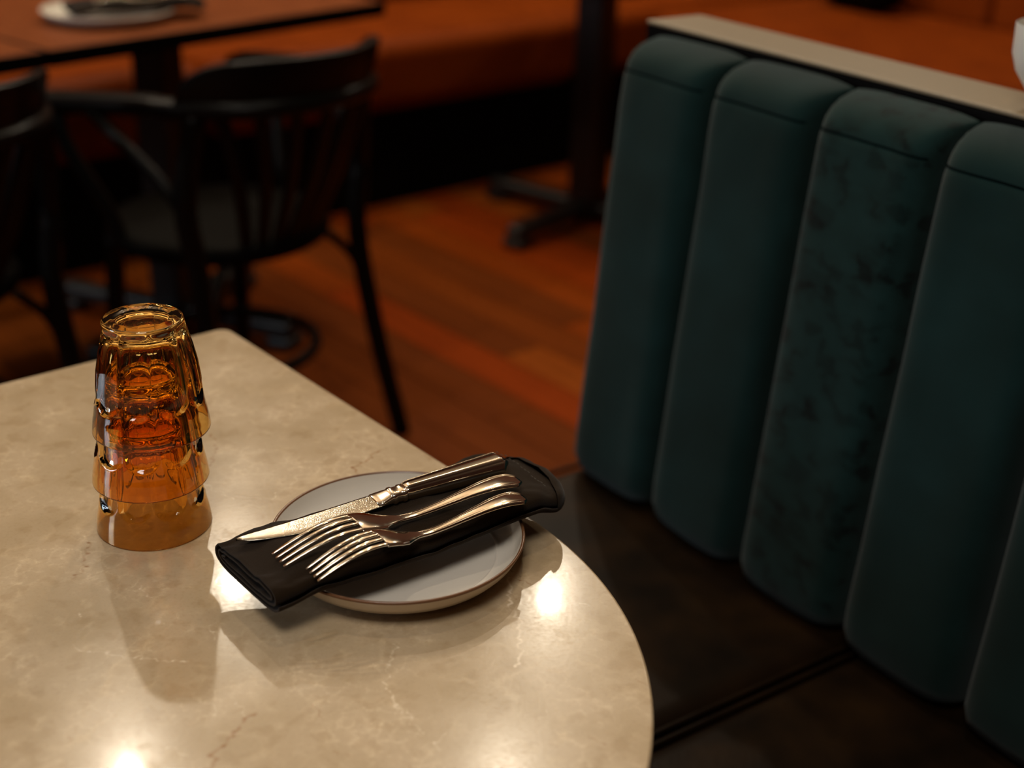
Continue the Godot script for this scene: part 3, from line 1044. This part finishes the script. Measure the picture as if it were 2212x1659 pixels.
func build_marble_table() -> void:
	# local +x along the straight right side from the far corner towards the viewer, +z across to the far-left-to-near-left side
	var hd := 139.4
	var cpos := Vector3(-0.277, 0, -1.217)
	var e := along(hd)
	var ang := turn_x(hd)
	var t := thing("marble_table", "beige marble table with a rounded end, set with glasses and a plate", "table", cpos, ang)
	# outline: square at the far end, half round at the near end
	var R := 0.3205
	var sx := 0.446
	var cr := 0.012
	var pts := PackedVector2Array()
	for k in 7:
		var a := PI + PI / 2 * k / 6.0
		pts.append(Vector2(cr + cr * cos(a), cr + cr * sin(a)))
	for k in 20:
		pts.append(Vector2(lerpf(0.02, sx, (k + 0.5) / 20.0), 0.0))
	for k in 97:
		var a := -PI / 2 + PI * k / 96.0
		pts.append(Vector2(sx + R * cos(a), R + R * sin(a)))
	for k in 7:
		var a := PI / 2 + PI / 2 * k / 6.0
		pts.append(Vector2(cr + cr * cos(a), 2 * R - cr + cr * sin(a)))
	var np := pts.size()
	var cen := Vector2(0.36, R)
	# rings from the middle of the top over the eased edge to the underside
	var rings := [[-1.0, 0.0], [0.0, 0.0], [0.0, 0.0], [0.0009, -0.0003], [0.0019, -0.0011], [0.0024, -0.0024], [0.0024, -0.0175], [0.0016, -0.0195], [0.0, -0.020], [-1.0, -0.020]]
	var nrm := PackedVector2Array()
	for i in np:
		var d := (pts[(i + 1) % np] - pts[(i - 1 + np) % np]).normalized()
		nrm.append(Vector2(d.y, -d.x))
	var m := MB.new()
	m.surf(rings.size(), np, func(i, j):
		var p: Vector2 = pts[j]
		var q := p
		if rings[i][0] < -0.5:
			q = cen
		elif i == 1:
			q = p + nrm[j] * -0.004
		else:
			q = p + nrm[j] * (rings[i][0] - 0.0024)
		return Vector3(q.x, TABLE_Y + rings[i][1], q.y), true, true)
	for i in m.v.size():
		m.uv[i] = Vector2(m.v[i].x / 0.80, m.v[i].z / 0.66)
		if absf(m.v[i].y - TABLE_Y) < 1e-6:
			m.n[i] = Vector3.UP
	part("tabletop", m, M.beige_marble, t)
	part("under_panel", MB.new().rbox(Vector3(0.5, 0.018, 0.42), 0.004, Vector3(0.34, TABLE_Y - 0.0285, R)), M.black_panel, t)
	part("column", MB.new().lathe(PackedVector2Array([Vector2(0, 0.02), Vector2(0.038, 0.02), Vector2(0.038, 0.713), Vector2(0, 0.713)]), 32, false, Vector3(0.34, 0, R)), M.black_metal, t)
	part("base", MB.new().lathe(PackedVector2Array([Vector2(0, 0.001), Vector2(0.21, 0.001), Vector2(0.213, 0.006), Vector2(0.20, 0.016), Vector2(0.06, 0.026), Vector2(0, 0.028)]), 48, false, Vector3(0.34, 0, R)), M.black_metal, t)

func build_shell() -> void:
	var x0 := -4.2
	var x1 := 3.6
	var z0 := -7.2
	var z1 := 2.6
	var cx := (x0 + x1) * 0.5
	var cz := (z0 + z1) * 0.5
	var fl := struct("floor", MB.new().rbox(Vector3(x1 - x0, 0.1, z1 - z0), 0.002, Vector3(cx, -0.058, cz)), M.floor_gap)
	var rng := RandomNumberGenerator.new()
	rng.seed = 8
	var hd := 139.0
	var ex := along(hd)
	var ez := Vector3(-ex.z, 0, ex.x)
	var lens := [0.92, 1.15, 1.38]
	var meshes := []
	var wd := 0.115
	for l in lens:
		var m := MB.new().rbox(Vector3(l - 0.003, 0.010, wd - 0.003), 0.0012, Vector3.ZERO, 1)
		for i in m.uv.size():
			m.uv[i] = Vector2(m.v[i].z / 0.24, m.v[i].x / 1.6)
		meshes.append(m.mesh())
	var org := Vector3(-0.2, 0, -3.0)
	for r in range(-30, 25):
		var x := -3.4 + rng.randf() * 0.9
		while x < 3.4:
			var k := rng.randi() % 3
			var l: float = lens[k]
			var p: Vector3 = org + ex * (x + l * 0.5) + ez * (r * wd)
			x += l
			if p.x < -3.5 or p.x > 2.6 or p.z > -0.2 or p.z < -5.4:
				continue
			var o := MeshInstance3D.new()
			o.mesh = meshes[k]
			o.material_override = M["floor_wood_%d" % (rng.randi() % 5)]
			o.name = "plank"
			o.position = p + Vector3(0, -0.005, 0)
			o.rotation.y = turn_x(hd)
			fl.add_child(o, true)
	var th := 0.15
	var hgt := 3.6
	struct("ceiling", MB.new().rbox(Vector3(x1 - x0 + 0.3, th, z1 - z0 + 0.3), 0.002, Vector3(cx, hgt + th * 0.5, cz)), M.ceiling_bounce_paint)
	struct("wall_back", MB.new().rbox(Vector3(x1 - x0 + 0.3, hgt, th), 0.002, Vector3(cx, hgt * 0.5, z0 - th * 0.5)), M.wall_paint)
	struct("wall_front", MB.new().rbox(Vector3(x1 - x0 + 0.3, hgt, th), 0.002, Vector3(cx, hgt * 0.5, z1 + th * 0.5)), M.wall_paint)
	struct("wall_left", MB.new().rbox(Vector3(th, hgt, z1 - z0), 0.002, Vector3(x0 - th * 0.5, hgt * 0.5, cz)), M.wall_paint)
	struct("wall_right", MB.new().rbox(Vector3(th, hgt, z1 - z0), 0.002, Vector3(x1 + th * 0.5, hgt * 0.5, cz)), M.wall_paint)

func _ready() -> void:
	# ---------------- camera
	var cam := Camera3D.new()
	cam.name = "camera"
	add_child(cam)
	var at := CameraAttributesPhysical.new()
	at.frustum_focal_length = 42.78
	at.exposure_aperture = 3.3
	at.frustum_focus_distance = 0.925
	cam.attributes = at
	cam.fov = 31.34
	cam.near = 0.05
	cam.far = 60.0
	var p := deg_to_rad(24.707)
	var r := deg_to_rad(1.847)
	var fwd := Vector3(0, -sin(p), -cos(p))
	var up0 := Vector3(0, cos(p), -sin(p))
	var right := Vector3.RIGHT * cos(r) + up0 * sin(r)
	var up := -Vector3.RIGHT * sin(r) + up0 * cos(r)
	cam.transform = Transform3D(Basis(right, up, -fwd), Vector3(0, TABLE_Y + 0.5092, 0))
	cam.current = true
	# ---------------- surroundings and exposure
	var we := WorldEnvironment.new()
	we.name = "surroundings"
	var env := Environment.new()
	env.background_mode = Environment.BG_COLOR
	env.background_color = Color.BLACK
	env.tonemap_mode = Environment.TONE_MAPPER_LINEAR
	env.tonemap_exposure = 1.0
	env.sdfgi_enabled = true
	env.ssao_enabled = true
	env.ssil_enabled = true
	we.environment = env
	add_child(we)
	make_materials()
	# ---------------- unseen lamps (marble reflections place most pendants; spots are set to light the table)
	for l in LAMPS:
		pendant(Vector3(l[0], 3.2, l[1]), l[2], l[3])
	for l in SPOTS:
		unseen_ceiling_spot(Vector3(l[0], 3.6, l[1]), l[2], l[3], l[4])

	unseen_window()
	add_fill_lamp(Vector3(-0.15, 2.2, -0.05))
	# ---------------- room
	build_shell()
	# ---------------- furniture
	build_marble_table()
	build_booth()
	build_banquettes()
	make_pedestal_table("dark wooden table with black edge carrying a set plate, behind the armchair", Vector3(-0.583, 0, -2.80) + along(-50.0) * 0.35 , 40.0, Vector3(0.84, 0.026, 0.70), deg_to_rad(20), M.table_wood, Vector3(0.02, 0, 0.05), 0.32)
	make_pedestal_table("dark wooden table with black edge cut off by the left picture edge", Vector3(-0.583, 0, -2.80) + along(-50.0) * 0.35 + along(-140.0) * 0.847, 40.0, Vector3(0.84, 0.026, 0.70), deg_to_rad(20), M.table_wood, Vector3(-0.02, 0, 0.0), 0.32)
	make_pedestal_table("table with black column and cross foot standing before the orange banquette", Vector3(0.205, 0, -3.92), 127.5, Vector3(0.62, 0.026, 0.62), 0.0, M.table_wood, Vector3.ZERO, 0.36, 0.09)
	var ch := make_chair("black bentwood armchair with fanned spindles, between marble table and dark table", Vector3(-0.56, 0, -2.46), -53.0)
	copy_of(ch, "black bentwood armchair cut off by the left picture edge", Vector3(-1.03, 0, -2.10), deg_to_rad(53.0))
	# ---------------- things on the marble table
	var gm := make_tumbler()
	var gpos := [[-0.2533, 0.0, -0.849, 0.1, "amber faceted tumbler upside down on marble, lowest of the stack"], [-0.2528, 0.038, -0.849, 0.32, "amber faceted tumbler upside down, middle one of the stack"], [-0.2495, 0.0765, -0.850, 0.2, "amber faceted tumbler upside down, topmost of the stack"]]
	for g in gpos:
		var o := part("tumbler", gm, M.amber_glass)
		o.position = Vector3(g[0], TABLE_Y + g[1] + 0.0003, g[2])
		o.rotation.y = g[3]
		tag(o, g[4], "glass", "amber tumblers stacked on the marble table")
	make_plate("small grey glazed plate with brown rim on the marble table", Vector3(-0.0751, TABLE_Y + 0.0003, -0.810), 0.0875, M.plate_outside, M.plate_glaze, M.plate_rim)
	make_napkin("black folded napkin lying across the grey plate under the cutlery", Vector3(-0.1665, TABLE_Y + 0.0228, -0.7415), 54.3, 0.234, 0.080)
	make_knife("silver table knife with ridged handle on the black napkin", Vector3(-0.172, TABLE_Y + 0.0392, -0.757), 55.6)
	make_fork("larger silver fork lying face down next to the knife", 0.184, Vector3(-0.1450, TABLE_Y + 0.0400, -0.7402), 55.4, "silver forks on the black napkin")
	make_fork("smaller silver fork lying face down at the napkin's near edge", 0.163, Vector3(-0.1215, TABLE_Y + 0.0385, -0.7268), 54.0, "silver forks on the black napkin")
	# ---------------- things on the dark table
	make_plate("pale plate under a dark napkin on the dark wooden table", Vector3(-0.835, TABLE_Y + 0.0003, -2.80), 0.13, M.white_ceramic, M.white_ceramic, M.white_ceramic)
	make_napkin("dark napkin on the plate of the dark wooden table", Vector3(-0.90, TABLE_Y + 0.0215, -2.76), 62.0, 0.26, 0.11)
	make_knife("silver table knife on the dark napkin of the far dark table", Vector3(-0.87, TABLE_Y + 0.040, -2.78), 62.0)
	make_fork("silver fork on the dark napkin of the far dark table", 0.184, Vector3(-0.845, TABLE_Y + 0.040, -2.745), 62.0, "")
	# ---------------- cup on the ledge
	var cup := thing("cup", "white ceramic cup on the tan ledge cut off by the right edge", "cup", Vector3(0.463, 0.9928, -1.192))
	part("body", MB.new().lathe(PackedVector2Array([Vector2(0, 0), Vector2(0.016, 0), Vector2(0.018, 0.004), Vector2(0.026, 0.016), Vector2(0.036, 0.030), Vector2(0.041, 0.045), Vector2(0.042, 0.07), Vector2(0.0405, 0.071), Vector2(0.039, 0.045), Vector2(0.030, 0.028), Vector2(0.0, 0.016)]), 48), M.white_ceramic, cup)
	var ear := smooth_path([Vector3(0.04, 0.052, 0), Vector3(0.062, 0.05, 0), Vector3(0.062, 0.025, 0), Vector3(0.038, 0.02, 0)], 6)
	part("handle", MB.new().tube(ear, PackedFloat32Array([0.004]), 8), M.white_ceramic, cup)
